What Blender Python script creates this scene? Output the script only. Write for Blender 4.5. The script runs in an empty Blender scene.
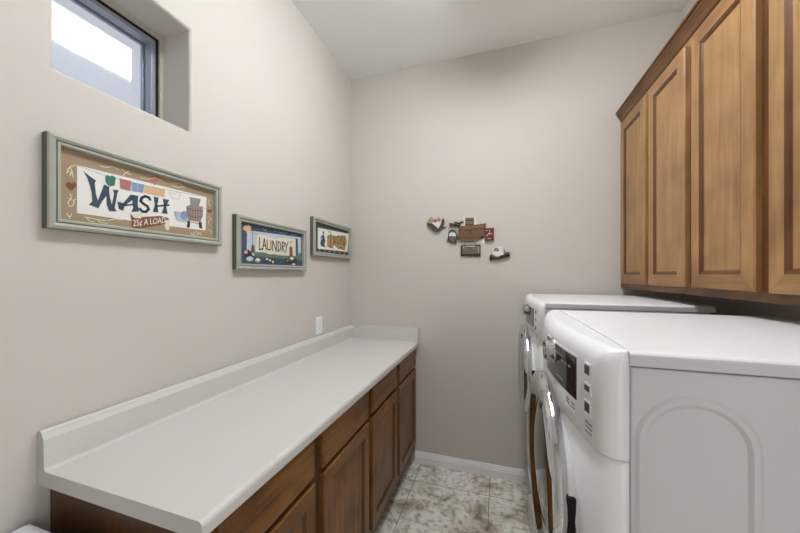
import bpy, bmesh, math, random
from mathutils import Vector, Matrix
random.seed(4)
S = bpy.context.scene
COL = S.collection
PI = math.pi

# ------------------------------------------------------------------ camera
F, YAW, H, CY = 308.5, 0.308, 1.417, 274.8
cam = bpy.data.cameras.new('camera'); camo = bpy.data.objects.new('camera', cam); COL.objects.link(camo)
camo.location = (0, 0, H); camo.rotation_euler = (PI/2, 0, YAW)
cam.sensor_width = 36; cam.lens = 36*F/800; cam.shift_y = (CY-266.5)/800; cam.clip_start = 0.02
S.camera = camo
# ------------------------------------------------------------------ world, lights, exposure
w = bpy.data.worlds.new('world'); S.world = w; w.use_nodes = True
bg = w.node_tree.nodes['Background']; bg.inputs[0].default_value = (0.82, 0.83, 0.87, 1); bg.inputs[1].default_value = 1.25
def area(name, loc, rot, sx, sy, power, col=(1, 1, 1)):
    l = bpy.data.lights.new(name, 'AREA'); l.shape = 'RECTANGLE'; l.size = sx; l.size_y = sy
    l.energy = power; l.color = col
    o = bpy.data.objects.new(name, l); COL.objects.link(o); o.location = loc; o.rotation_euler = rot
    return o
area('added_fill_light', (1.17, -0.62, 1.10), (0, PI/2, 0), 1.9, 0.85, 6, (1.0, 0.99, 0.97))   # fill added to brighten the left wall, set in an unseen invented doorway
LAMP = 18.0       # ceiling fixture diffuser strength
S.view_settings.view_transform = 'Standard'; S.view_settings.look = 'None'
S.view_settings.gamma = 1; S.view_settings.use_curve_mapping = False
S.view_settings.exposure = 0.35

# ------------------------------------------------------------------ materials
def srgb(r, g, b):
    f = lambda c: (c/255/12.92) if c/255 <= 0.04045 else ((c/255+0.055)/1.055)**2.4
    return (f(r), f(g), f(b), 1)
def mat(name, col, rough=0.6, metal=0, spec=0.5, bump=None, mottle=None, coat=0, emit=None):
    m = bpy.data.materials.new(name); m.use_nodes = True
    nt = m.node_tree; b = nt.nodes['Principled BSDF']
    b.inputs['Base Color'].default_value = col; b.inputs['Roughness'].default_value = rough
    b.inputs['Metallic'].default_value = metal; b.inputs['Specular IOR Level'].default_value = spec
    b.inputs['Coat Weight'].default_value = coat
    tc = nt.nodes.new('ShaderNodeTexCoord')
    if mottle:
        sc, amt = mottle
        n = nt.nodes.new('ShaderNodeTexNoise'); n.inputs['Scale'].default_value = sc; n.inputs['Detail'].default_value = 6
        nt.links.new(tc.outputs['Object'], n.inputs['Vector'])
        mx = nt.nodes.new('ShaderNodeMix'); mx.data_type = 'RGBA'
        mx.inputs[6].default_value = tuple(c*(1-amt) for c in col[:3])+(1,)
        mx.inputs[7].default_value = tuple(min(1, c*(1+amt)) for c in col[:3])+(1,)
        nt.links.new(n.outputs[0], mx.inputs[0]); nt.links.new(mx.outputs[2], b.inputs['Base Color'])
    if bump:
        sc, st = bump
        n = nt.nodes.new('ShaderNodeTexNoise'); n.inputs['Scale'].default_value = sc; n.inputs['Detail'].default_value = 3
        nt.links.new(tc.outputs['Object'], n.inputs['Vector'])
        bp = nt.nodes.new('ShaderNodeBump'); bp.inputs['Strength'].default_value = st; bp.inputs['Distance'].default_value = 0.004
        nt.links.new(n.outputs[0], bp.inputs['Height']); nt.links.new(bp.outputs[0], b.inputs['Normal'])
    if emit:
        b.inputs['Emission Color'].default_value = (0.93, 0.97, 1, 1); b.inputs['Emission Strength'].default_value = emit
    return m
def wood(name, dark, light, axis):
    """stained maple: long soft grain along one axis with blotches"""
    m = bpy.data.materials.new(name); m.use_nodes = True
    nt = m.node_tree; b = nt.nodes['Principled BSDF']; N = nt.nodes.new; L = nt.links.new
    tc = N('ShaderNodeTexCoord'); oi = N('ShaderNodeObjectInfo')
    off = N('ShaderNodeVectorMath'); off.operation = 'SCALE'; off.inputs[0].default_value = (7, 11, 5); L(oi.outputs['Random'], off.inputs['Scale'])
    add = N('ShaderNodeVectorMath'); add.operation = 'ADD'; L(tc.outputs['Object'], add.inputs[0]); L(off.outputs[0], add.inputs[1])
    mp = N('ShaderNodeMapping'); sc = [42, 42, 42]; sc[axis] = 3.0; mp.inputs['Scale'].default_value = sc; L(add.outputs[0], mp.inputs['Vector'])
    n1 = N('ShaderNodeTexNoise'); n1.inputs['Scale'].default_value = 1.0; n1.inputs['Detail'].default_value = 7; n1.inputs['Roughness'].default_value = 0.62
    n1.inputs['Distortion'].default_value = 0.6; L(mp.outputs[0], n1.inputs['Vector'])
    n2 = N('ShaderNodeTexNoise'); n2.inputs['Scale'].default_value = 6; n2.inputs['Detail'].default_value = 4; L(add.outputs[0], n2.inputs['Vector'])
    mix = N('ShaderNodeMath'); mix.operation = 'MULTIPLY_ADD'; mix.inputs[1].default_value = 0.5; L(n1.outputs[0], mix.inputs[0])
    hf = N('ShaderNodeMath'); hf.operation = 'MULTIPLY'; hf.inputs[1].default_value = 0.5; L(n2.outputs[0], hf.inputs[0]); L(hf.outputs[0], mix.inputs[2])
    cr = N('ShaderNodeValToRGB'); cr.color_ramp.elements[0].position = 0.36; cr.color_ramp.elements[0].color = dark
    cr.color_ramp.elements[1].position = 0.64; cr.color_ramp.elements[1].color = light
    L(mix.outputs[0], cr.inputs[0]); L(cr.outputs[0], b.inputs['Base Color'])
    b.inputs['Roughness'].default_value = 0.36; b.inputs['Specular IOR Level'].default_value = 0.4
    return m
M = {}
M['wall'] = mat('painted_wall', srgb(205, 199, 192), 0.75, bump=(90, 0.10))
M['ceiling'] = mat('ceiling_paint', srgb(243, 244, 243), 0.85, bump=(120, 0.1))
M['white_trim'] = mat('white_trim', srgb(238, 238, 238), 0.4)
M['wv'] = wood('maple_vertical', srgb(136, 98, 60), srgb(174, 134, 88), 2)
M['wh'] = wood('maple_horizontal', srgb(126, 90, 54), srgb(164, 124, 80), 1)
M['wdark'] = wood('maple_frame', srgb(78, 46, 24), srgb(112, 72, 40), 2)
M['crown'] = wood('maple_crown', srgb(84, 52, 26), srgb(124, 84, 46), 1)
M['lv'] = wood('shaded_maple_vertical', srgb(82, 49, 20), srgb(142, 97, 48), 2)  # lower cabinets: same maple, shade put into these darker colours
M['lh'] = wood('shaded_maple_horizontal', srgb(82, 49, 20), srgb(142, 97, 48), 1)
M['ldark'] = wood('shaded_maple_frame', srgb(62, 38, 20), srgb(94, 62, 34), 2)
M['gap'] = mat('dark_gap', srgb(28, 20, 15), 0.9)
M['lam'] = mat('laminate', srgb(208, 206, 202), 0.42, mottle=(260, 0.05))
M['lam_edge'] = mat('laminate_edge', srgb(190, 186, 182), 0.5, mottle=(260, 0.06))
M['enamel'] = mat('white_enamel', srgb(236, 237, 239), 0.32, coat=0.15)
M['enamel_shaded'] = mat('shaded_white_enamel', srgb(204, 204, 206), 0.35)  # the white enamel again, greyed to put side shade into the colour
M['chrome'] = mat('chrome', (0.60, 0.61, 0.62, 1), 0.08, metal=1)
M['brush'] = mat('brushed_chrome', (0.55, 0.55, 0.56, 1), 0.25, metal=1)
M['dkglass'] = mat('dark_glass', (0.012, 0.012, 0.014, 1), 0.06, coat=0.5)
M['display'] = mat('display_grey', srgb(58, 58, 60), 0.15)
M['dkgrey'] = mat('dark_grey', srgb(70, 70, 72), 0.4)
M['ltgrey'] = mat('light_grey', srgb(150, 150, 152), 0.4)
M['plastic'] = mat('white_plastic', srgb(236, 238, 240), 0.35)
M['sage'] = mat('sage_frame', srgb(166, 168, 156), 0.5, mottle=(30, 0.08))
M['sage_d'] = mat('sage_frame_dark', srgb(96, 96, 84), 0.6)
M['alu'] = mat('window_aluminium', srgb(164, 169, 182), 0.35, metal=0.3)
M['vinyl'] = mat('almond_vinyl', srgb(196, 190, 178), 0.5)
def flat(name, r, g, b): M[name] = mat('paint_'+name, srgb(r, g, b), 0.6, spec=0.2)
for n, c in dict(tan=(162,142,116), canvas=(232,230,225), navy=(66,82,98), navy2=(74,86,104), cream=(226,218,196), green=(66,118,104), red=(176,118,112),
                 brick=(128,84,76), blue=(132,156,196), orange=(212,176,138), brown=(106,84,68), barrel=(160,138,130), grey=(140,140,142), white=(226,224,218), black=(36,34,32),
                 sky=(188,198,208), hill=(96,122,102), dgreen=(62,82,78), gold=(172,144,98), wick=(76,76,70), pink=(182,134,146), slat=(116,92,72),
                 mint=(150,158,146), crimson=(112,54,50), signgrey=(118,112,100), bark=(70,58,50), mid=(108,104,96)).items(): flat(n, *c)
# speckled floor tile
def tile_mat():
    m = bpy.data.materials.new('floor_tile'); m.use_nodes = True
    nt = m.node_tree; b = nt.nodes['Principled BSDF']; N = nt.nodes.new; L = nt.links.new
    tc = N('ShaderNodeTexCoord'); mp = N('ShaderNodeMapping'); mp.inputs['Location'].default_value = (0.55+0.4955*4, -2.057+0.4955*8, 0); L(tc.outputs['Object'], mp.inputs[0])
    br = N('ShaderNodeTexBrick'); br.offset = 0; br.squash = 1
    br.inputs['Scale'].default_value = 1; br.inputs['Brick Width'].default_value = 0.4955; br.inputs['Row Height'].default_value = 0.4955
    br.inputs['Mortar Size'].default_value = 0.0022; br.inputs['Mortar Smooth'].default_value = 0.1; br.inputs['Bias'].default_value = 0
    L(mp.outputs[0], br.inputs['Vector'])
    n = N('ShaderNodeTexNoise'); n.inputs['Scale'].default_value = 4.6; n.inputs['Detail'].default_value = 10; n.inputs['Roughness'].default_value = 0.68; n.inputs['Distortion'].default_value = 0.5
    L(tc.outputs['Object'], n.inputs['Vector'])
    cr = N('ShaderNodeValToRGB'); e = cr.color_ramp.elements
    e[0].position = 0.33; e[0].color = srgb(146, 132, 114); e[1].position = 0.56; e[1].color = srgb(236, 233, 226)
    x = e.new(0.42); x.color = srgb(184, 172, 154); x = e.new(0.48); x.color = srgb(216, 210, 198)
    L(n.outputs[0], cr.inputs[0])
    n2 = N('ShaderNodeTexNoise'); n2.inputs['Scale'].default_value = 30; n2.inputs['Detail'].default_value = 6; L(tc.outputs['Object'], n2.inputs['Vector'])
    cr2 = N('ShaderNodeValToRGB'); cr2.color_ramp.elements[0].position = 0.36; cr2.color_ramp.elements[0].color = (0.62, 0.58, 0.54, 1)
    cr2.color_ramp.elements[1].position = 0.52; cr2.color_ramp.elements[1].color = (1, 1, 1, 1); L(n2.outputs[0], cr2.inputs[0])
    mu = N('ShaderNodeMix'); mu.data_type = 'RGBA'; mu.blend_type = 'MULTIPLY'; mu.inputs[0].default_value = 1; L(cr.outputs[0], mu.inputs[6]); L(cr2.outputs[0], mu.inputs[7])
    mx = N('ShaderNodeMix'); mx.data_type = 'RGBA'; L(br.outputs['Fac'], mx.inputs[0]); L(mu.outputs[2], mx.inputs[6]); mx.inputs[7].default_value = srgb(120, 112, 102)
    L(mx.outputs[2], b.inputs['Base Color']); b.inputs['Roughness'].default_value = 0.38
    return m
M['tile'] = tile_mat()
def glass_mat(name, tint, fac=None):
    m = bpy.data.materials.new(name); m.use_nodes = True; nt = m.node_tree; nt.nodes.clear(); N = nt.nodes.new; L = nt.links.new
    out = N('ShaderNodeOutputMaterial'); tr = N('ShaderNodeBsdfTransparent'); tr.inputs[0].default_value = tint
    mx = N('ShaderNodeMixShader')
    if fac is None:
        gl = N('ShaderNodeBsdfGlossy'); gl.inputs['Roughness'].default_value = 0.05; fr = N('ShaderNodeLayerWeight'); fr.inputs[0].default_value = 0.5
        pw = N('ShaderNodeMath'); pw.operation = 'POWER'; pw.inputs[1].default_value = 5; L(fr.outputs['Facing'], pw.inputs[0])
        ma = N('ShaderNodeMath'); ma.operation = 'MULTIPLY_ADD'; ma.inputs[1].default_value = 0.95; ma.inputs[2].default_value = 0.045; L(pw.outputs[0], ma.inputs[0])
        L(ma.outputs[0], mx.inputs[0]); L(tr.outputs[0], mx.inputs[1]); L(gl.outputs[0], mx.inputs[2])
    else:
        df = N('ShaderNodeBsdfDiffuse'); df.inputs[0].default_value = srgb(120, 124, 132); mx.inputs[0].default_value = fac
        L(tr.outputs[0], mx.inputs[1]); L(df.outputs[0], mx.inputs[2])
    L(mx.outputs[0], out.inputs[0]); return m
M['glass'] = glass_mat('window_glass', (0.95, 0.97, 1, 1)); M['screen'] = glass_mat('insect_screen', (1, 1, 1, 1), 0.55)
M['lamp'] = mat('lit_diffuser', (0.9, 0.9, 0.9, 1), 0.4, emit=LAMP)

# ------------------------------------------------------------------ mesh helpers
class B:
    def __init__(s): s.bm = bmesh.new(); s.mats = []
    def mi(s, m):
        if m not in s.mats: s.mats.append(m)
        return s.mats.index(m)
    def face(s, vs, m, smooth=False):
        try: f = s.bm.faces.new(vs)
        except ValueError: return None
        f.material_index = s.mi(m); f.smooth = smooth; return f
    def poly(s, pts, m, smooth=False): return s.face([s.bm.verts.new(p) for p in pts], m, smooth)
    def box(s, a, b, m, bev=0, seg=2):
        x0, y0, z0 = a; x1, y1, z1 = b
        v = [s.bm.verts.new(p) for p in ((x0,y0,z0),(x1,y0,z0),(x1,y1,z0),(x0,y1,z0),(x0,y0,z1),(x1,y0,z1),(x1,y1,z1),(x0,y1,z1))]
        fs = [s.face([v[i] for i in q], m) for q in ((0,3,2,1),(4,5,6,7),(0,1,5,4),(1,2,6,5),(2,3,7,6),(3,0,4,7))]
        if bev:
            es = {e for f in fs for e in f.edges}
            r = bmesh.ops.bevel(s.bm, geom=list(es), offset=bev, segments=seg, affect='EDGES', profile=0.5, clamp_overlap=True)
            for f in r['faces']: f.material_index = s.mi(m)
        return s
    def lathe(s, prof, c, axis, m, n=64, smooth=True):
        """prof: list of (r, t); t runs along axis ('x','y','z') from centre c"""
        ax = 'xyz'.index(axis); rings = []
        for r, t in prof:
            ring = []
            for i in range(n):
                a = 2*PI*i/n; p = [0, 0, 0]; p[ax] = t; p[(ax+1) % 3] = r*math.cos(a); p[(ax+2) % 3] = r*math.sin(a)
                ring.append(s.bm.verts.new([p[k]+c[k] for k in range(3)]))
            rings.append(ring)
        for j in range(len(rings)-1):
            for i in range(n): s.face([rings[j][i], rings[j][(i+1) % n], rings[j+1][(i+1) % n], rings[j+1][i]], m, smooth)
        for ring in (rings[0], rings[-1]): s.face(ring, m)
        return s
    def extr(s, pts, d, m, msd=None, smooth=False):
        """closed outline pts extruded by vector d"""
        a = [s.bm.verts.new(p) for p in pts]; d = Vector(d); b = [s.bm.verts.new(Vector(p)+d) for p in pts]
        s.face(a, m); s.face(b[::-1], m)
        for i in range(len(a)): s.face([a[i], b[i], b[(i+1) % len(a)], a[(i+1) % len(a)]], msd or m, smooth)
        return s
    def tube(s, pts, r, m, n=8):
        pts = [Vector(p) for p in pts]; rings = []
        for i, p in enumerate(pts):
            t = (pts[min(i+1, len(pts)-1)]-pts[max(i-1, 0)]).normalized()
            u = t.orthogonal().normalized(); v = t.cross(u)
            if rings:  # keep frames aligned
                u = (lu - t*lu.dot(t)).normalized(); v = t.cross(u)
            lu = u
            rings.append([s.bm.verts.new(p+u*r*math.cos(2*PI*k/n)+v*r*math.sin(2*PI*k/n)) for k in range(n)])
        for a, b in zip(rings, rings[1:]):
            for k in range(n): s.face([a[k], a[(k+1) % n], b[(k+1) % n], b[k]], m, True)
        s.face(rings[0], m); s.face(rings[-1], m); return s
    def build(s, name, parent=None, loc=None, fix=True):
        if fix: bmesh.ops.recalc_face_normals(s.bm, faces=s.bm.faces[:])
        me = bpy.data.meshes.new(name); s.bm.to_mesh(me); s.bm.free()
        for m in s.mats: me.materials.append(m)
        o = bpy.data.objects.new(name, me); COL.objects.link(o)
        if parent: o.parent = parent
        if loc: o.location = loc
        return o
def thing(name, label, cat, loc=(0, 0, 0), group=None):
    o = bpy.data.objects.new(name, None); COL.objects.link(o); o.location = loc; o.empty_display_size = 0.1
    return tag(o, label, cat, group)
def tag(o, label, cat, group=None):
    o['label'] = label; o['category'] = cat
    if group: o['group'] = group
    return o
def struct(o): o['kind'] = 'structure'; return o

# ------------------------------------------------------------------ room dimensions (metres)
XL, XR, D, YF, HC = -1.137, 1.047, 2.268, -1.2, 3.0
ZC = 0.914
b = B(); b.box((XL-0.3, YF-1.2, -0.1), (XR+0.2, D+0.15, 0), M['tile']); struct(b.build('floor'))
b = B(); b.box((XL-0.3, YF-1.2, HC), (XR+0.2, D+0.15, HC+0.1), M['ceiling']); struct(b.build('ceiling'))
b = B(); b.box((XL, D, 0), (XR, D+0.15, HC), M['wall']); struct(b.build('wall_back'))
b = B(); b.box((XR, YF, 0), (XR+0.15, -1.06, HC), M['wall']); b.box((XR, -0.18, 0), (XR+0.15, D+0.15, HC), M['wall']); b.box((XR, -1.06, 2.06), (XR+0.15, -0.18, HC), M['wall']); struct(b.build('wall_right'))  # doorway opening added to let the fill light in
b = B()
b.box((XL, YF-0.12, 0), (XR+0.15, YF, HC), M['wall'])
struct(b.build('wall_front'))
# left wall with the recessed window opening, bull-nosed corners
WY0, WY1, WZ0, WZ1 = 0.508, 0.892, 1.973, 2.364
TH = 0.22
def wall_with_hole():
    b = B(); bm = b.bm
    def ring(x, y0, y1, z0, z1): return [bm.verts.new(p) for p in ((x,y0,z0),(x,y1,z0),(x,y1,z1),(x,y0,z1))]
    fo = ring(XL, YF, D+0.15, 0, HC); fi = ring(XL, WY0, WY1, WZ0, WZ1)
    bo = ring(XL-TH, YF, D+0.15, 0, HC); bi = ring(XL-TH, WY0, WY1, WZ0, WZ1)
    for i in range(4):
        j = (i+1) % 4
        b.face([fo[i], fo[j], fi[j], fi[i]], M['wall']); b.face([bo[i], bo[j], bi[j], bi[i]], M['wall'])
        b.face([fi[i], fi[j], bi[j], bi[i]], M['wall']); b.face([fo[i], fo[j], bo[j], bo[i]], M['wall'])
    bmesh.ops.recalc_face_normals(bm, faces=bm.faces[:])
    es = [e for e in bm.edges if e.verts[0] in fi and e.verts[1] in fi]
    bmesh.ops.bevel(bm, geom=es, offset=0.011, segments=4, affect='EDGES', profile=0.5)
    return b
struct(wall_with_hole().build('wall_left', fix=False))
# window
def rframe(b, x0, x1, y0, y1, z0, z1, wd, m, bev=0.0015):
    b.box((x0, y0, z0), (x1, y1, z0+wd), m, bev); b.box((x0, y0, z1-wd), (x1, y1, z1), m, bev)
    b.box((x0, y0, z0+wd), (x1, y0+wd, z1-wd), m, bev); b.box((x0, y1-wd, z0+wd), (x1, y1, z1-wd), m, bev)
XW = -1.279
b = B(); rframe(b, XW-0.07, XW, WY0, WY1, WZ0, WZ1, 0.014, M['vinyl']); win = struct(b.build('window_1'))
b = B(); rframe(b, XW-0.06, XW-0.008, WY0+0.014, WY1-0.014, WZ0+0.014, WZ1-0.014, 0.006, M['gap']); b.build('gasket', win)
b = B(); rframe(b, XW-0.05, XW-0.014, WY0+0.020, WY1-0.020, WZ0+0.020, WZ1-0.020, 0.016, M['alu']); b.build('sash', win)
b = B(); b.box((XW-0.030, WY0+0.036, WZ0+0.036), (XW-0.026, WY1-0.036, WZ1-0.036), M['glass']); b.build('pane', win)
b = B(); rframe(b, XW-0.068, XW-0.056, WY0+0.02, WY1-0.02, WZ0+0.02, WZ1-0.02, 0.022, M['alu']); sf = b.build('screen_frame', win)
b = B(); b.poly([(XW-0.062, WY0+0.04, WZ0+0.04), (XW-0.062, WY1-0.04, WZ0+0.04), (XW-0.062, WY1-0.04, WZ1-0.04), (XW-0.062, WY0+0.04, WZ1-0.04)], M['screen']); b.build('insect_screen', sf)
# baseboard profile along the back wall
def bb_prof(): return [(0, 0), (0.014, 0), (0.014, 0.050), (0.011, 0.056), (0.011, 0.064), (0.007, 0.074), (0.005, 0.083), (0, 0.083)]
b = B(); b.extr([(-0.60, D-p, z) for p, z in bb_prof()], (XR+0.60, 0, 0), M['white_trim']); struct(b.build('baseboard_back'))
b = B(); b.extr([(XR-p, -0.18, z) for p, z in bb_prof()], (0, D+0.18-0.014, 0), M['white_trim']); struct(b.build('baseboard_right'))
b = B(); b.extr([(XL+p, YF, z) for p, z in bb_prof()], (0, 0.50-YF, 0), M['white_trim']); struct(b.build('baseboard_left'))

# ------------------------------------------------------------------ ceiling fixture
t = thing('ceiling_light', 'long wraparound fluorescent ceiling light above the aisle, reflected in the window', 'ceiling light', (-0.03, 1.06, HC))
b = B(); b.box((-0.10, -0.62, -0.02), (0.10, 0.62, 0), M['white_trim'], 0.004); b.build('housing', t)
prof = [(-0.13, -0.022)] + [(-0.135*math.cos(a*PI/10), -0.05-0.06*math.sin(a*PI/10)**0.7) for a in range(0, 11)] + [(0.13, -0.022)]
b = B(); b.extr([(x, -0.59, z) for x, z in prof], (0, 1.18, 0), M['lamp']); b.build('diffuser', t)
for s in (-1, 1):
    b = B(); b.box((-0.14, s*0.605-0.015, -0.113), (0.14, s*0.605+0.015, -0.021), M['white_trim'], 0.006); b.build('end_cap', t)

# ------------------------------------------------------------------ doors and cabinets
DOOR = [(0.0, -0.019), (0.0, -0.004), (0.004, 0.0), (0.052, 0.0), (0.055, -0.002), (0.060, -0.003), (0.066, -0.008), (0.069, -0.009)]
DRAWER = [(0.0, -0.019), (0.0, -0.006), (0.005, -0.002), (0.012, 0.0)]
def panel(xf, dr, y0, y1, z0, z1, rings, mats, name, parent):
    """xf: face plane; dr=+1 faces +x. rings = (inset, offset out of the face)"""
    b = B(); prev = None; vm, hm = mats
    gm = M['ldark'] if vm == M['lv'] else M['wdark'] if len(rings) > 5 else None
    for ri, (ins, dp) in enumerate(rings):
        x = xf+dr*dp
        r = [b.bm.verts.new(p) for p in ((x, y0+ins, z0+ins), (x, y1-ins, z0+ins), (x, y1-ins, z1-ins), (x, y0+ins, z1-ins))]
        if prev:
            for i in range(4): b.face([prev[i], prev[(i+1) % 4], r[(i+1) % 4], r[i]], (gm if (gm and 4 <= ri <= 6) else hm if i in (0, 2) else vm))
        else: b.face(r, vm)
        prev = r
    b.face(prev, vm if len(rings) > 5 else hm)
    return b.build(name, parent)
def rings_local(o): return o
def base_cabinet(y0, y1, cells, label, endpanel=False):
    t = thing('base_cabinet', label, 'cabinet', (-0.86, (y0+y1)/2, 0))
    ox, oy = 0.86, -(y0+y1)/2
    L = lambda x, y, z: (x+ox, y+oy, z)
    xff = -0.604
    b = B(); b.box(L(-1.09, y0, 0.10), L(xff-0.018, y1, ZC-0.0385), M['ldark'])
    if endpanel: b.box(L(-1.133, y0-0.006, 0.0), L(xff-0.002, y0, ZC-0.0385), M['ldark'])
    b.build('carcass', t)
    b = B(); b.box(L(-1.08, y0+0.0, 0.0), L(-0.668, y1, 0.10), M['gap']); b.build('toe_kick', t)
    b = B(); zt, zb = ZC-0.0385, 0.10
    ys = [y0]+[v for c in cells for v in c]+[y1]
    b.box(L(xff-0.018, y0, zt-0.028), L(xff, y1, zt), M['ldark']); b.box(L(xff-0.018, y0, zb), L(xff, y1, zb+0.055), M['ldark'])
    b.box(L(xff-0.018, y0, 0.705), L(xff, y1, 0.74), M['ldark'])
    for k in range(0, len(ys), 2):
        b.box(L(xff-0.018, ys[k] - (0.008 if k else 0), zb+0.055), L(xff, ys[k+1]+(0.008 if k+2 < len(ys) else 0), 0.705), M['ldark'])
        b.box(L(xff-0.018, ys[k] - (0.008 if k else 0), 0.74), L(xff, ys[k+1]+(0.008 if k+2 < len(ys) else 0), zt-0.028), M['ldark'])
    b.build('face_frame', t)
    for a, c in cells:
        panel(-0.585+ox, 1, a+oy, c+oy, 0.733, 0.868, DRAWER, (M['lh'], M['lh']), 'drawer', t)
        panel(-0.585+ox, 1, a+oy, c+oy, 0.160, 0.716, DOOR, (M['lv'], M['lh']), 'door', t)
    return t
base_cabinet(0.505, 1.383, [(0.530, 0.903), (0.955, 1.355)], 'shade-darkened wooden base cabinet under the near half of the white counter', True)
base_cabinet(1.383, D-0.002, [(1.400, 1.790), (1.832, 2.235)], 'shade-darkened wooden base cabinet under the far half of the counter, against the taupe back wall')
# countertop: one postformed profile with coved backsplash, run along the left wall
t = thing('countertop', 'long off-white laminate countertop with raised backsplash along the left wall', 'countertop', (-0.85, 0.475, ZC))
r = 0.014; xn = -0.572
P = []
xw = XL+0.002
P += [(xw, ZC-0.038), (xw, ZC+0.099-0.006)]
for a in range(0, 7): P.append((xw+0.010-0.010*math.cos(a*PI/6), ZC+0.099-0.006+0.008*math.sin(a*PI/6)))
P += [(xw+0.021, ZC+0.099-0.008), (xw+0.028, ZC+0.099-0.020), (xw+0.030, ZC+0.010)]
for a in range(1, 5): P.append((xw+0.040-0.010*math.cos(a*PI/8), ZC+0.010-0.010*math.sin(a*PI/8)))
for a in range(0, 7): P.append((xn-r+r*math.sin(a*PI/12), ZC-r+r*math.cos(a*PI/12)))
for a in range(0, 5): P.append((xn-0.006+0.006*math.cos(a*PI/8), ZC-0.032-0.006*math.sin(a*PI/8)))
b = B(); y0 = 0.475
b.extr([(x+0.85, 0, z-ZC) for x, z in P], (0, D-0.002-y0, 0), M['lam_edge'], M['lam'])
wt = b.build('worktop', t)
b = B(); b.tube([(x+0.85, -0.0002, z-ZC) for x, z in P[1:-5]], 0.0013, M['mid'], 6); b.build('edge_seam', wt)
b = B(); b.box((xw+0.031+0.85, D-0.022-y0, 0.0005), (xn+0.85, D-0.002-y0, 0.099), M['lam'], 0.002); b.build('end_splash', t)

def upper_cabinet(y0, y1, cells, label):
    cy = (y0+y1)/2
    t = thing('wall_cabinet', label, 'cabinet', (0.89, cy, 1.337))
    L = lambda x, y, z: (x-0.89, y-cy, z-1.337)
    xff = 0.734
    b = B(); b.box(L(xff+0.018, y0, 1.345), L(XR-0.001, y1, 2.36), M['wv']); b.build('carcass', t)
    b = B()
    b.box(L(xff, y0, 1.337), L(xff+0.018, y1, 1.376), M['crown']); b.box(L(xff, y0, 2.325), L(xff+0.018, y1, 2.365), M['wh'])
    ys = [y0]+[v for c in cells for v in c]+[y1]
    for k in range(0, len(ys), 2):
        b.box(L(xff, ys[k]-(0.008 if k else 0), 1.376), L(xff+0.018, ys[k+1]+(0.008 if k+2 < len(ys) else 0), 2.325), M['wdark'])
    b.build('face_frame', t)
    for a, c in cells: panel(xff-0.019-0.89, -1, a-cy, c-cy, 1.366-1.337, 2.338-1.337, DOOR, (M['wv'], M['wh']), 'door', t)
    return t
upper_cabinet(1.513, D-0.001, [(1.534, 1.848), (1.887, 2.215)], 'golden-brown maple wall cabinet next to the back wall, above the far washer')
upper_cabinet(0.795, 1.513, [(0.817, 1.129), (1.177, 1.490)], 'golden-brown maple wall cabinet nearest the viewer, above the near dryer')
# crown
cp = [(0.734, 2.352), (0.728, 2.352), (0.726, 2.362), (0.728, 2.368), (0.720, 2.376), (0.714, 2.392), (0.702, 2.410), (0.698, 2.414), (0.698, 2.424), (0.692, 2.426), (0.692, 2.436), (0.734, 2.436)]
b = B(); b.extr([(x+0.013, 0.79, z) for x, z in cp], (0, D-0.001-0.79, 0), M['crown'])
tag(b.build('crown_molding'), 'stepped wooden crown molding running along the top of the maple wall cabinets', 'molding')

# ------------------------------------------------------------------ washer / dryer on pedestals
W = 0.686
BOW = [1.0]
def fcurve(y): u = 2*y/W-1; return BOW[0]*(-0.084+0.042*u*u)
def outline(o=0.0, lean=0.0, rc=0.03, n=18):
    """plan outline of the bowed front, o = inward offset"""
    pts = [(0.0, 0.3*o)]
    y_in = rc; xc = fcurve(rc)+rc
    for k in range(0, 7):
        a = k*PI/12; pts.append((xc+o-(rc)*math.sin(a)+lean, 0.3*o+rc*(1-math.cos(a))*(1-0.3*o/rc if o < rc else 0.5)))
    for k in range(1, n):
        y = rc+(W-2*rc)*k/n; pts.append((fcurve(y)+o+lean, y))
    return pts + [(x, W-y) for x, y in reversed(pts[:8])]
def crown(y): return 0.004*(1-(2*y/W-1)**4)
def shell(b, levels, m, zcrown=None):
    """levels: list of (z, offset, lean)"""
    prev = None
    for z, o, ln in levels:
        kk = min(1, max(0, (z-zcrown+0.05)/0.05)) if zcrown else 0
        r = [b.bm.verts.new((min(x, -0.0004 if 0 < i < len(outline(o, ln))-1 else 0), y, z+kk*crown(y))) for i, (x, y) in enumerate(outline(o, ln))]
        if prev:
            for i in range(len(r)):
                j = (i+1) % len(r); b.face([prev[i], prev[j], r[j], r[i]], m, i != len(r)-1)
        else: b.face(r, m)
        prev = r
    b.face(prev, m)
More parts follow.
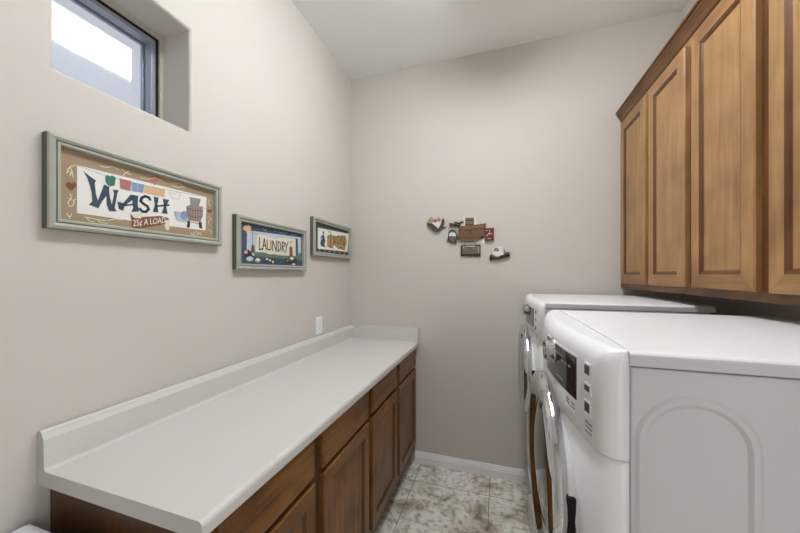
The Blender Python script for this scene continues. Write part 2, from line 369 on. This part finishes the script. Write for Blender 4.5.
def machine(name, label, cat, xs, y0, ztop, zped, bow=1.0):
    BOW[0] = bow
    t = thing(name, label, cat, (xs, y0, 0))
    DP = 0.615; zc = ztop-0.196     # console bottom
    # pedestal
    b = B(); b.box((0.002, 0.002, 0.02), (DP-0.02, W-0.002, zped-0.004), M['enamel_shaded'], 0.006); shell(b, [(0.03, 0.006, 0.006), (zped-0.006, 0.006, 0.006)], M['enamel']); ped = b.build('pedestal', t)
    b = B(); b.box((fcurve(W/2)-0.004, 0.22, zped-0.075), (fcurve(W/2)+0.02, W-0.22, zped-0.060), M['ltgrey'], 0.003); b.build('drawer_pull', ped)
    for fx in (0.05, DP-0.08):
        for fy in (0.06, W-0.06):
            b = B(); b.lathe([(0.022, 0), (0.022, 0.012), (0.012, 0.022)], (fx, fy, 0), 'z', M['dkgrey'], 16); b.build('foot', ped)
    # body: side panels with pressed arch
    zt = ztop-0.028
    b = B(); b.box((0.0015, 0.001, zped), (DP-0.012, W-0.001, zt), M['enamel_shaded'], 0.004)
    ax0, ax1, azt, azb, rr = 0.018, 0.173, ztop-0.079, zped+0.06, 0.0775
    cx = (ax0+ax1)/2
    path = [(ax0, azb+rr)] + [(cx-rr*math.cos(a*PI/16), azt-rr+rr*math.sin(a*PI/16)) for a in range(17)] + [(cx+rr*math.cos(a*PI/16), azb+rr-rr*math.sin(a*PI/16)) for a in range(17)]
    for ysd, sg in ((0.001, -1), (W-0.001, 1)):
        n = len(path); rings = []
        for i, (px, pz) in enumerate(path):
            p0, p1 = path[(i-1) % n], path[(i+1) % n]; tx, tz = p1[0]-p0[0], p1[1]-p0[1]; l = math.hypot(tx, tz) or 1; nx, nz = -tz/l, tx/l
            rings.append([b.bm.verts.new((px+nx*q, ysd+sg*h, pz+nz*q)) for q, h in ((-0.011, -0.0005), (-0.004, 0.0036), (0.004, 0.0036), (0.011, -0.0005))])
        for i in range(n):
            for k in range(3): b.face([rings[i][k], rings[i][k+1], rings[(i+1) % n][k+1], rings[(i+1) % n][k]], M['enamel_shaded'], False)
    body = b.build('body', t)
    # top lid
    rr2 = 0.009; yz = [(0, ztop-0.0255)]+[(rr2-rr2*math.cos(a*PI/8), ztop-rr2+rr2*math.sin(a*PI/8)) for a in range(5)]+[(W*q/20, ztop+crown(W*q/20)) for q in range(1, 11)]
    yz = yz+[(W-y, z) for y, z in reversed(yz[:-1])]
    b = B(); b.extr([(0.0008, y, z) for y, z in yz], (DP, 0, 0), M['enamel'], None, False); bmesh.ops.recalc_face_normals(b.bm, faces=b.bm.faces[:])
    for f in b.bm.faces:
        if abs(f.normal.y) > 0.9: f.material_index = b.mi(M['enamel_shaded'])  # lid sides take the enamel with shade in its colour
    b.build('top', t)
    # front panel
    b = B(); shell(b, [(zped, 0.004, 0.004), (zc-0.010, 0.003, 0.003), (zc-0.003, 0.007, 0.004)], M['enamel']); b.build('front_panel', t)
    # console
    lv = [(zc-0.002, 0.006, 0), (zc+0.004, 0.0, 0), (ztop-0.036, 0, 0)]
    for k in range(1, 9):
        a = k*PI/16; lv.append((ztop-0.036+0.036*math.sin(a), 0.030*(1-math.cos(a)), 0))
    b = B(); shell(b, lv, M['enamel'], ztop); con = b.build('console', t)
    # display following the bow
    def strip(b, ya, yb, za, zb, off, th, m, n=12):
        fr = [[], []]
        for k in range(n+1):
            y = ya+(yb-ya)*k/n; x = fcurve(y)-off
            fr[0].append((x, y))
            fr[1].append((x+th, y))
        ol = fr[0]+fr[1][::-1]
        b.extr([(x, y, za) for x, y in ol], (0, 0, zb-za), m)
    b = B(); strip(b, 0.088, 0.338, ztop-0.133, ztop-0.036, 0.0015, 0.004, M['enamel']); strip(b, 0.093, 0.333, ztop-0.130, ztop-0.040, 0.003, 0.003, M['display']); dp = b.build('control_panel', con)
    b = B(); strip(b, 0.097, 0.165, ztop-0.126, ztop-0.044, 0.0036, 0.002, M['dkglass'])
    b.build('screen', dp)
    for zz in (0.056, 0.112):
        for k in range(5): b = B(); strip(b, 0.170+0.011*k, 0.177+0.011*k, ztop-zz-0.004, ztop-zz, 0.0036, 0.002, M['ltgrey'], 2); b.build('marking', dp)
    for k in range(3): b = B(); strip(b, 0.120+0.022*k, 0.132+0.022*k, ztop-0.070, ztop-0.066, 0.0040, 0.002, M['ltgrey'], 2); b.build('marking', dp)
    ky, kz = 0.258, ztop-0.064
    b = B(); b.lathe([(0.033, 0.004), (0.033, -0.004), (0.027, -0.006), (0.026, -0.019), (0.023, -0.024), (0.0215, -0.021), (0.004, -0.020)], (fcurve(ky), ky, kz), 'x', M['brush'], 40); b.build('knob', con)
    for kb, zz in enumerate((0.038, 0.078, 0.112)):
        b = B(); h = 0.028 if kb != 1 else 0.021
        strip(b, 0.034, 0.058, ztop-zz-h, ztop-zz, 0.0028, 0.004, M['plastic'], 3); strip(b, 0.037, 0.055, ztop-zz-h+0.006, ztop-zz-0.004, 0.0034, 0.003, M['dkgrey'], 3); b.build('button', con)
    for q in range(3): b = B(); strip(b, 0.034, 0.058, ztop-0.158-q*0.009, ztop-0.155-q*0.009, 0.001, 0.002, M['ltgrey'], 2); b.build('printed_line', con)
    for q in range(2):
        for e in range(3): b = B(); strip(b, 0.105+0.030*q, 0.124+0.030*q, ztop-0.148-e*0.008, ztop-0.145-e*0.008, 0.001, 0.002, M['ltgrey'] if e < 2 else M['plastic'], 2); b.build('printed_line', con)
    # round chrome door
    R = 0.245; dz = ztop-0.152-R; dx = fcurve(W/2)+0.004
    b = B(); b.lathe([(R-0.006, 0.03), (R-0.006, -0.004), (R-0.03, -0.006)], (dx, W/2, dz), 'x', M['enamel'], 80); dr = b.build('door', t)
    b = B(); pr = [(R-0.004, 0.004), (R, -0.010), (R-0.002, -0.022), (R-0.010, -0.032), (R-0.024, -0.037), (R-0.042, -0.034), (R-0.056, -0.022), (R-0.072, -0.016), (0.16, -0.018)]
    b.lathe(pr, (dx, W/2, dz), 'x', M['chrome'], 96); b.build('chrome_ring', dr)
    b = B(); b.lathe([(0.178, -0.012), (0.172, -0.020), (0.135, -0.027), (0.09, -0.033), (0.04, -0.036), (0.003, -0.037)], (dx, W/2, dz), 'x', M['dkglass'], 64); b.build('porthole_glass', dr)
    b = B(); b.box((dx+0.001, W/2-R+0.005, dz-0.12), (dx+0.02, W/2-R+0.020, dz+0.05), M['gap'], 0.006); b.build('door_grip', dr)
    b = B(); b.box((dx-0.040, W/2-0.115, dz+R-0.060), (dx-0.028, W/2-0.095, dz+R-0.042), M['dkgrey'], 0.002); b.build('badge', dr)
    return t
machine('washing_machine', 'white front-loading laundry machine with round chrome door, the farther one by the back wall', 'washing machine', 0.206, 1.545, 1.291, 0.33, 0.62)
machine('clothes_dryer', 'white front-loading laundry machine with round chrome door, filling the right foreground', 'dryer', 0.222, 0.645, 1.281, 0.33)

# ------------------------------------------------------------------ white lidded bin below the near end of the counter
t = thing('laundry_hamper', 'white lidded bin standing on the floor below the near end of the counter', 'hamper', (-0.94, 0.30, 0))
b = B(); b.box((-0.18, -0.15, 0.0), (0.18, 0.15, 0.765), M['plastic'], 0.02, 3); b.build('bin', t)
b = B(); b.box((-0.19, -0.16, 0.757), (0.19, 0.16, 0.788), M['plastic'], 0.002); b.box((-0.178, -0.148, 0.786), (0.178, 0.148, 0.797), M['plastic'], 0.002); b.build('lid', t)

# ------------------------------------------------------------------ electrical outlet
t = thing('outlet', 'white electrical outlet plate on the left wall just above the backsplash', 'outlet', (XL, 1.790, 1.081))
b = B(); b.box((0.0005, -0.036, -0.058), (0.006, 0.036, 0.058), M['plastic'], 0.0025); b.build('cover_plate', t)
for s in (-1, 1):
    b = B(); b.box((0.004, -0.017, s*0.021-0.014), (0.008, 0.017, s*0.021+0.014), M['white_trim'], 0.002)
    b.box((0.0075, -0.008, s*0.021-0.004), (0.0083, -0.006, s*0.021+0.006), M['gap']); b.box((0.0075, 0.006, s*0.021-0.004), (0.0083, 0.008, s*0.021+0.006), M['gap'])
    b.build('socket', t)
b = B(); b.lathe([(0.0025, 0), (0.0022, 0.0015)], (0.006, 0, 0), 'x', M['ltgrey'], 12); b.build('screw', t)

# ------------------------------------------------------------------ framed signs (measurements read off the photograph's wall plane)
cs, sn = math.cos(YAW), math.sin(YAW)
def ray(px, py): k = (px-400)/F; return (-sn+cs*k, cs+sn*k, -(py-CY)/F)
def onx(px, py, x): v = ray(px, py); k = x/v[0]; return (v[1]*k, H+v[2]*k)       # (y, z) where the wall-parallel plane is met
def ony(px, py, y): v = ray(px, py); k = y/v[1]; return (v[0]*k, H+v[2]*k)
class Art:
    """a flat painted panel; q maps crop pixels to panel coordinates"""
    def __init__(s, cropx, cropy, sc, plane, org, front=0.0, axis='x'): s.c = (cropx, cropy, sc); s.plane = plane; s.org = org; s.b = B(); s.n = front; s.axis = axis
    def at(s, cropx, cropy, sc): s.c = (cropx, cropy, sc); return s
    def uv(s, p):
        px, py = s.c[0]+p[0]/s.c[2], s.c[1]+p[1]/s.c[2]
        u, z = (onx if s.axis == 'x' else ony)(px, py, s.plane); return (u, z)
    def put(s, u, z, lay):
        o = s.org
        if s.axis == 'x': return (s.plane+lay*0.00035-o[0], u-o[1], z-o[2])
        return (u-o[0], s.plane-lay*0.00035-o[1], z-o[2])
    def poly(s, pts, m, lay=1): s.b.poly([s.put(*s.uv(p), lay) for p in pts], M[m]); return s
    def curve(s, pts, w, m, lay=2, closed=False):
        P = [Vector(s.uv(p)) for p in pts]
        if closed: P.append(P[0])
        for i in range(len(P)-1):
            d = P[i+1]-P[i]; l = d.length
            if l < 1e-6: continue
            d /= l; nrm = Vector((-d.y, d.x))*w/2; a, c = P[i]-d*w*0.25, P[i+1]+d*w*0.25
            s.b.poly([s.put(*(a+nrm), lay), s.put(*(c+nrm), lay), s.put(*(c-nrm), lay), s.put(*(a-nrm), lay)], M[m])
        return s
    def blob(s, c, rx, ry, m, lay=2, n=18): return s.poly([(c[0]+rx*math.cos(2*PI*k/n), c[1]+ry*math.sin(2*PI*k/n)) for k in range(n)], m, lay)
    def heart(s, c, r, m, lay=3):
        pts = []
        for k in range(24):
            a = 2*PI*k/24; pts.append((c[0]+r*math.sin(a)**3, c[1]-r*(0.81*math.cos(a)-0.31*math.cos(2*a)-0.13*math.cos(3*a)-0.06*math.cos(4*a))))
        return s.poly(pts, m, lay)
    def text(s, body, p0, p1, hpx, m, lay=4):
        cu = bpy.data.curves.new('lettering', 'FONT'); cu.body = body; cu.offset = 0.012
        o = bpy.data.objects.new('lettering', cu); COL.objects.link(o)
        me = bpy.data.meshes.new_from_object(o.evaluated_get(bpy.context.evaluated_depsgraph_get()))
        xs = [v.co.x for v in me.vertices]; ys = [v.co.y for v in me.vertices]; x0, x1, h = min(xs), max(xs), max(ys)
        a, c = Vector(s.uv(p0)), Vector(s.uv(p1)); up = Vector(s.uv((p0[0], p0[1]-hpx)))-a; d = c-a
        vs = []
        for v in me.vertices:
            q = a+d*((v.co.x-x0)/(x1-x0))+up*(v.co.y/h); vs.append(s.b.bm.verts.new(s.put(q.x, q.y, lay)))
        for pl in me.polygons: s.b.face([vs[i] for i in pl.vertices], M[m])
        bpy.data.objects.remove(o); bpy.data.curves.remove(cu); bpy.data.meshes.remove(me); return s
def picture_frame(label, y0, y1, z0, z1):
    cy, cz = (y0+y1)/2, (z0+z1)/2
    t = thing('framed_sign', label, 'framed sign', (XL, cy, cz), 'framed laundry signs on the left wall')
    # moulding: rings (inset, height over the wall)
    rings = [(0.0, 0.0015), (0.0, 0.024), (0.003, 0.029), (0.010, 0.031), (0.018, 0.027), (0.0185, 0.024), (0.021, 0.024), (0.0215, 0.027), (0.028, 0.027), (0.031, 0.023), (0.031, 0.010)]
    rings = [(i*0.9, x) for i, x in rings]
    b = B(); prev = None; hw, hh = (y1-y0)/2, (z1-z0)/2
    for k, (i, x) in enumerate(rings):
        r = [b.bm.verts.new(p) for p in ((x, -hw+i, -hh+i), (x, hw-i, -hh+i), (x, hw-i, hh-i), (x, -hw+i, hh-i))]
        if prev:
            for q in range(4): b.face([prev[q], prev[(q+1) % 4], r[(q+1) % 4], r[q]], M['sage_d'] if k in (1, 5, 6) else M['sage'])
        prev = r
    b.build('frame', t, fix=False)
    b = B(); b.box((0.003, -hw+0.02, -hh+0.02), (0.0105, hw-0.02, hh-0.02), M['brown']); b.build('backing_board', t)
    return t, (XL, cy, cz)
AX = XL+0.0112
# --- WASH
t, org = picture_frame('nearest sage-framed sign reading WASH 25¢ A LOAD, under the window', 0.484, 1.014, 1.539, 1.790)
A = Art(30, 120, 4, AX, org)
A.poly([(116, 95), (748, 280), (748, 478), (116, 405)], 'tan', 0)
A.poly([(188, 180), (706, 308), (702, 442), (560, 425), (188, 372)], 'canvas', 1)
A.at(70, 155, 8.883)
A.poly([(115,140),(165,182),(230,228),(218,250),(228,340),(245,405),(275,330),(300,262),(350,285),(345,300),(352,370),(370,440),(390,345),(378,308),(435,312),(420,335),(395,470),(415,502),(345,500),(325,440),(320,365),(285,410),(250,475),(165,440),(195,415),(190,330),(175,270),(150,200)], 'navy', 3)
A.at(30, 120, 4)
A.poly([(400,298),(432,303),(430,340),(436,366),(404,368),(412,352),(408,322)], 'navy', 3)
A.poly([(402,298),(412,318),(378,343),(372,364),(354,356),(349,326),(372,332)], 'navy', 3)
A.curve([(374, 342), (412, 338)], 0.005, 'navy', 3)
A.curve([(480,320),(474,309),(460,305),(446,311),(442,325),(454,336),(468,344),(474,356),(463,367),(448,366),(438,354)], 0.0085, 'navy', 3)
A.poly([(494,306),(514,311),(509,340),(512,370),(490,368),(498,340)], 'navy', 3)
A.poly([(530,315),(556,320),(544,345),(550,376),(526,373),(535,345)], 'navy', 3)
A.curve([(503, 345), (556, 340)], 0.006, 'navy', 3)
A.poly([(300,224),(310,220),(318,226),(328,222),(342,230),(338,262),(318,266),(308,258),(301,246)], 'green', 3)
A.poly([(357,234),(404,244),(402,284),(384,280),(360,274)], 'red', 3)
A.poly([(405,248),(456,258),(452,292),(406,284)], 'blue', 3)
A.poly([(457,262),(540,280),(536,309),(455,292)], 'orange', 3)
A.curve([(410,250),(408,284)], 0.001, 'white', 4).curve([(430,254),(428,288)], 0.001, 'white', 4)
A.curve([(190,182),(300,222),(460,262),(560,282),(704,308)], 0.0012, 'grey', 2)
A.curve([(556,288),(568,290),(578,296),(590,290),(602,294),(598,304),(594,316),(566,314),(566,300),(556,296)], 0.001, 'grey', 3, True)
# barrel washer and basket
A.poly([(625,345),(650,335),(690,348),(692,380),(680,408),(636,402),(624,375)], 'barrel', 3)
for k in range(6): A.curve([(630+10*k, 345+k*1.5), (632+9.5*k, 402+k)], 0.0012, 'bark', 4)
A.curve([(624,352),(655,362),(692,364)], 0.0016, 'bark', 4).curve([(624,378),(655,388),(690,388)], 0.0016, 'bark', 4)
A.poly([(636,308),(682,316),(680,328),(674,345),(640,340),(640,326)], 'grey', 4)
A.curve([(684,345),(700,358)], 0.0014, 'bark', 4)
A.poly([(630,402),(640,404),(638,430),(626,430)], 'bark', 3).poly([(674,408),(686,408),(688,436),(676,432)], 'bark', 3).curve([(640,408),(676,415)], 0.002, 'bark', 3)
A.poly([(574,365),(632,372),(632,408),(600,408),(582,398)], 'sky', 3).blob((615, 382), 14, 18, 'blue', 4).curve([(576,366),(605,370),(630,374)], 0.0015, 'red', 4).curve([(578,370),(586,396),(602,406),(630,408)], 0.001, 'navy', 4, True)
# banner
A.poly([(400,376),(420,392),(452,388),(520,384),(552,392),(556,405),(540,418),(500,422),(440,432),(404,428),(406,402)], 'brick', 5)
A.poly([(400,376),(440,372),(452,384),(440,394),(415,392)], 'cream', 6).poly([(540,400),(556,400),(556,438),(546,442),(538,432)], 'cream', 6)
A.text('25¢ A LOAD', (410, 425), (540, 411), 25, 'cream', 7)
# ornaments
A.heart((164, 264), 21, 'brick', 3); A.heart((498, 238), 24, 'red', 2); A.heart((718, 364), 10, 'brick', 3)
for c in ([(182,182),(165,184),(152,196),(146,212)], [(150,205),(168,210),(172,228)], [(160,190),(168,206),(158,222)], [(160,296),(165,314),(150,330),(158,346),(172,342),(176,322)], [(150,312),(172,322),(182,318)], [(146,374),(160,394)], [(166,376),(156,392)],
          [(280,184),(305,190),(330,186),(355,200)], [(365,196),(378,208),(404,220)], [(372,222),(384,210),(396,204)], [(440,232),(470,238),(500,232),(530,244)], [(575,250),(600,256),(622,272)], [(570,264),(592,270),(612,268)],
          [(218,388),(240,392),(262,398),(300,402)], [(226,392),(240,406),(258,408)], [(262,396),(282,410),(310,414)], [(310,402),(340,396),(370,400)], [(640,452),(660,462),(684,450)], [(646,460),(664,446),(686,460)],
          [(716,318),(712,332),(720,346)], [(714,384),(722,396),(712,406),(718,422)], [(712,440),(724,444),(722,456)]):
    A.curve(c, 0.0022, 'cream', 3)
A.b.build('artwork', t, fix=False)
# --- LAUNDRY
t, org = picture_frame('middle sage-framed sign with navy border and a cream LAUNDRY banner', 1.090, 1.620, 1.441, 1.689)
A = Art(230, 210, 8.2, AX, org)
A.poly([(96, 98), (612, 198), (612, 462), (86, 442)], 'navy2', 0)
A.poly([(140, 165), (582, 225), (582, 400), (135, 370)], 'sky', 1)
A.poly([(200, 345), (300, 350), (400, 372), (590, 380), (590, 415), (200, 385)], 'hill', 2)
A.poly([(130, 375), (600, 412), (600, 440), (130, 425)], 'navy2', 2)
A.poly([(222,200),(300,212),(360,235),(450,228),(542,245),(532,300),(524,378),(440,370),(375,358),(330,366),(270,345),(208,342),(216,280)], 'cream', 3)
for c in ([(240,222),(238,325),(262,318)], [(266,325),(278,232),(296,330)], [(270,292),(292,292)], [(302,245),(304,318),(322,330),(334,318),(332,248)], [(346,335),(348,250),(378,340),(378,252)], [(392,258),(392,340)], [(390,258),(412,272),(412,322),(392,342)], [(424,345),(426,262),(444,270),(442,296),(426,300),(446,345)], [(450,268),(460,305),(474,262)], [(460,305),(456,350)]):
    A.curve(c, 0.0062, 'bark', 5)
A.poly([(104,150),(118,128),(140,126),(150,120),(168,132),(172,158),(160,176),(150,192),(134,188),(126,170),(108,166)], 'orange', 4)
A.curve([(178,172),(184,290)], 0.003, 'brown', 4).poly([(176,285),(196,290),(202,352),(168,350)], 'brown', 5)
A.poly([(122,330),(150,325),(172,345),(190,400),(150,415),(118,395)], 'bark', 5).blob((160,400), 30, 20, 'sky', 6).blob((128, 345), 14, 14, 'orange', 6).blob((225,412), 22, 18, 'white', 5).curve([(205,395),(215,425),(240,420)], 0.003, 'bark', 6)
A.poly([(285,385),(365,405),(365,440),(290,420)], 'bark', 5).blob((300,402), 10, 10, 'white', 6).blob((325,412), 9, 10, 'white', 6).blob((350,425), 9, 10, 'white', 6)
A.poly([(486,300),(508,302),(514,385),(484,380)], 'brick', 6).curve([(497,300),(496,255)], 0.004, 'gold', 6).curve([(478,250),(492,268)], 0.003, 'hill', 6).curve([(514,252),(500,270)], 0.003, 'hill', 6)
A.poly([(536,235),(552,236),(556,378),(540,378)], 'dgreen', 5)
A.poly([(445,400),(545,395),(550,440),(450,435)], 'bark', 5).blob((505,398), 16, 12, 'cream', 6).blob((470,415), 10, 8, 'red', 6).blob((520,445), 14, 8, 'white', 6).blob((570,380), 12, 30, 'hill', 4)
for c in ([(265,150),(280,165),(300,172)], [(300,150),(285,165)], [(400,180),(430,192),(470,186)], [(500,200),(520,206),(545,204)], [(360,165),(380,182)]): A.curve(c, 0.002, 'sky', 3)
A.curve([(225,202),(180,185)], 0.002, 'brown', 4)
A.b.build('artwork', t, fix=False)
# --- IRON
t, org = picture_frame('farthest sage-framed sign with dark green border and ochre lettering, beside the room corner', 1.690, 2.222, 1.540, 1.787)
A = Art(312, 215, 11.35, AX, org)
A.poly([(46, 72), (436, 178), (436, 456), (46, 404)], 'dgreen', 0)
A.poly([(66, 142), (414, 214), (404, 420), (64, 382)], 'canvas', 1)
A.poly([(170,240),(380,232),(395,300),(370,395),(290,380),(250,340),(220,375),(170,355)], 'gold', 2)
A.poly([(105,235),(128,215),(138,240),(150,300),(138,330),(148,362),(108,355),(90,320),(100,290)], 'navy', 3).blob((128,200), 12, 16, 'red', 3).poly([(90,245),(110,240),(120,280),(98,276)], 'blue', 4).curve([(100,345),(150,362)], 0.006, 'bark', 4)
for c in ([(212,185),(208,372)], [(178,240),(210,225),(235,240)], [(180,355),(238,375)], [(185,180),(190,205)], [(248,245),(246,345)], [(246,250),(272,262),(266,292),(248,298),(272,340)], [(298,232),(284,262),(284,310),(302,330),(318,310),(320,262),(306,232)], [(334,330),(336,232),(364,335),(366,240)], [(300,385),(325,365),(345,388),(368,400)], [(345,330),(362,345),(380,325)]):
    A.curve(c, 0.0062, 'bark', 4)
for k in range(12): A.blob((85+28*k, 398+3.6*k), 9, 7, 'black' if k % 2 else 'grey', 3)
for k in range(9): A.blob((70+40*k, 118+11*k), 10, 5, 'hill', 3)
A.b.build('artwork', t, fix=False)

# ------------------------------------------------------------------ resin plaques on the back wall
def sculpt(parent, name, org, items, crop, base=0.002):
    """items: (outline in crop px, material, thickness m[, start])"""
    b = B(); cx, cy, sc = crop
    for it in items:
        pts, m, th = it[:3]; st = it[3] if len(it) > 3 else base
        P = [ony(cx+p[0]/sc, cy+p[1]/sc, D-0.01) for p in pts]
        b.extr([(x-org[0], -st, z-org[2]) for x, z in P], (0, -th, 0), M[m])
    return b.build(name, parent)
def line(p, q, w):
    d = Vector((q[0]-p[0], q[1]-p[1])); d.normalize(); n = Vector((-d.y, d.x))*w/2
    return [(p[0]+n.x, p[1]+n.y), (q[0]+n.x, q[1]+n.y), (q[0]-n.x, q[1]-n.y), (p[0]-n.x, p[1]-n.y)]
def ell(c, rx, ry, n=20, a0=0, a1=2*PI): return [(c[0]+rx*math.cos(a0+(a1-a0)*k/n), c[1]+ry*math.sin(a0+(a1-a0)*k/n)) for k in range(n+(a1-a0 < 6))]
# centre
org = (-0.19, D, 1.70)
t = thing('wall_plaque', 'central resin laundry plaque of brown slats with washboard, red box and small hanging sign', 'wall plaque', org, 'small laundry plaques on the back wall')
cr = (440, 210, 10.25)
sculpt(t, 'slat_board', org, [
    ([(195,172),(300,158),(400,148),(470,135),(470,178),(400,192),(300,205),(205,215)], 'slat', 0.012, 0.004),
    ([(185,215),(300,212),(450,188),(458,225),(455,268),(320,283),(178,285)], 'slat', 0.012, 0.004),
    ([(175,288),(320,288),(425,278),(395,300),(340,320),(250,322),(195,308)], 'slat', 0.012, 0.004),
    ([(180,205),(465,165),(450,285),(380,305),(180,300)], 'bark', 0.006, 0.001),
    (line((310,195),(310,255), 8), 'bark', 0.002, 0.015)] +
    [(line((215+22*k, 262-2*k+(k % 2)*6), (225+22*k, 232-2*k), 4), 'brown', 0.0012, 0.0155) for k in range(10)] +
    [(line((235+24*k, 192-3*k), (245+24*k, 184-3*k), 5), 'gold', 0.0012, 0.0155) for k in range(9)], cr)
sculpt(t, 'washboard', org, [(line((250,76),(250,165),15), 'white', 0.013), (line((358,74),(358,157),15), 'white', 0.013)] +
    [(line((252,88+20*k),(354,86+20*k),9), 'gold' if k % 2 == 0 else 'brown', 0.008) for k in range(4)] + [(line((262,72),(345,72),6), 'cream', 0.006), (line((205,128),(245,118),14), 'bark', 0.008), (ell((226,150),12,12), 'white', 0.008)], cr)
sculpt(t, 'wringer_tub', org, [
    ([(90,185),(192,185),(185,240),(172,300),(150,330),(110,330),(92,300),(85,240)], 'mint', 0.014),
    (ell((130,270),46,66), 'black', 0.017), (ell((130,272),38,56), 'mid', 0.019), ([(94,270),(98,245),(112,232),(148,232),(162,245),(166,270)], 'white', 0.021),
    (line((100,150),(195,165),18), 'bark', 0.016), (line((95,138),(160,148),12), 'brick', 0.018), (line((150,126),(215,140),13), 'bark', 0.018), ([(95,160),(190,160),(188,182),(100,180)], 'brick', 0.014),
    (line((92,270),(70,332),10), 'mid', 0.012), (line((168,280),(160,352),10), 'mid', 0.012)], cr)
sculpt(t, 'soap_box', org, [([(455,192),(552,184),(554,306),(462,316)], 'crimson', 0.020), ] +
    [(line(p, q, 5), 'cream', 0.0015, 0.0215) for p, q in (((512,205),(505,240)), ((505,240),(485,262)), ((485,262),(478,272)), ((500,245),(520,250)), ((520,250),(535,240)), ((470,215),(490,212)), ((490,298),(525,294)))], cr)
sc = (456, 240, 26.7)
hs = sculpt(t, 'hanging_sign', org, [([(122,135),(655,120),(658,440),(125,436)], 'bark', 0.009), ([(165,165),(625,150),(625,375),(170,372)], 'signgrey', 0.011),
    (line((210,160),(210,230),16), 'cream', 0.001, 0.0128), (line((250,172),(505,165),20), 'cream', 0.001, 0.0128), (line((612,160),(610,345),10), 'cream', 0.001, 0.0128), (line((180,365),(610,368),8), 'mid', 0.001, 0.0128)] +
    [(line((230+34*k, 215-(k % 2)*12), (255+34*k, 200+(k % 3)*8), 12), 'black', 0.001, 0.0128) for k in range(6)] +
    [(line((205+30*k, 320-(k % 3)*10), (215+30*k, 280+(k % 2)*14), 12), 'black', 0.001, 0.0128) for k in range(13)] + [(ell((392,248),16,14), 'black', 0.001, 0.0128)], sc)
for p, q in (((230,30),(230,150)), ((522,30),(520,140))): sculpt(hs, 'hanging_wire', org, [(line(p, q, 9), 'mid', 0.002, 0.005)], sc)
# left basket plaque
org = (-0.45, D, 1.79)
t = thing('wall_plaque', 'small resin plaque of a dark tilted basket with pink bow, left of the central plaque', 'wall plaque', org, 'small laundry plaques on the back wall')
cr = (420, 210, 17.8)
sculpt(t, 'basket', org, [([(130,232),(160,232),(220,245),(330,335),(372,250),(385,200),(405,165),(428,158),(435,200),(425,260),(405,320),(350,368),(262,388),(215,350),(190,315),(150,290)], 'wick', 0.020),
    (line((395,318),(460,300),12), 'bark', 0.010)] + [(line((200+28*k, 262+22*k*0.8), (215+25*k, 330+10*k), 6), 'mid', 0.002, 0.022) for k in range(5)], cr)
sculpt(t, 'linen', org, [([(215,238),(300,212),(372,188),(388,220),(372,262),(335,332),(280,290)], 'white', 0.024), ([(200,128),(268,198),(240,232),(185,250),(125,218)], 'tan', 0.022)], cr)
sculpt(t, 'bow', org, [([(258,190),(290,165),(300,195),(340,170),(372,190),(355,215),(320,205),(295,225),(275,215)], 'pink', 0.028), ([(270,185),(295,190),(300,215),(280,222)], 'crimson', 0.029), ([(315,165),(330,130),(348,165)], 'pink', 0.026)], cr)
# right basket plaque
org = (0.01, D, 1.56)
t = thing('wall_plaque', 'small resin plaque of white linen over a dark wagon, right of the hanging sign', 'wall plaque', org, 'small laundry plaques on the back wall')
cr = (480, 240, 17.8)
sculpt(t, 'wagon', org, [([(172,290),(190,262),(205,300),(260,318),(330,318),(380,285),(440,262),(468,218),(520,215),(535,260),(522,305),(470,312),(400,330),(330,350),(270,350),(205,352),(195,372),(172,368)], 'bark', 0.016),
    (line((430,170),(440,270),14), 'signgrey', 0.014), (line((195,245),(215,290),12), 'signgrey', 0.016), (ell((492,262),26,28), 'black', 0.022), (ell((490,245),18,16), 'mid', 0.024), (ell((190,335),14,20), 'black', 0.020)], cr)
sculpt(t, 'linen', org, [([(210,215),(232,152),(388,122),(402,190),(418,262),(360,280),(320,312),(285,290),(232,262)], 'white', 0.026), (line((245,190),(285,148),16), 'black', 0.002, 0.028), (line((285,148),(335,178),16), 'black', 0.002, 0.028), (line((270,192),(335,190),14), 'black', 0.002, 0.028)], cr)
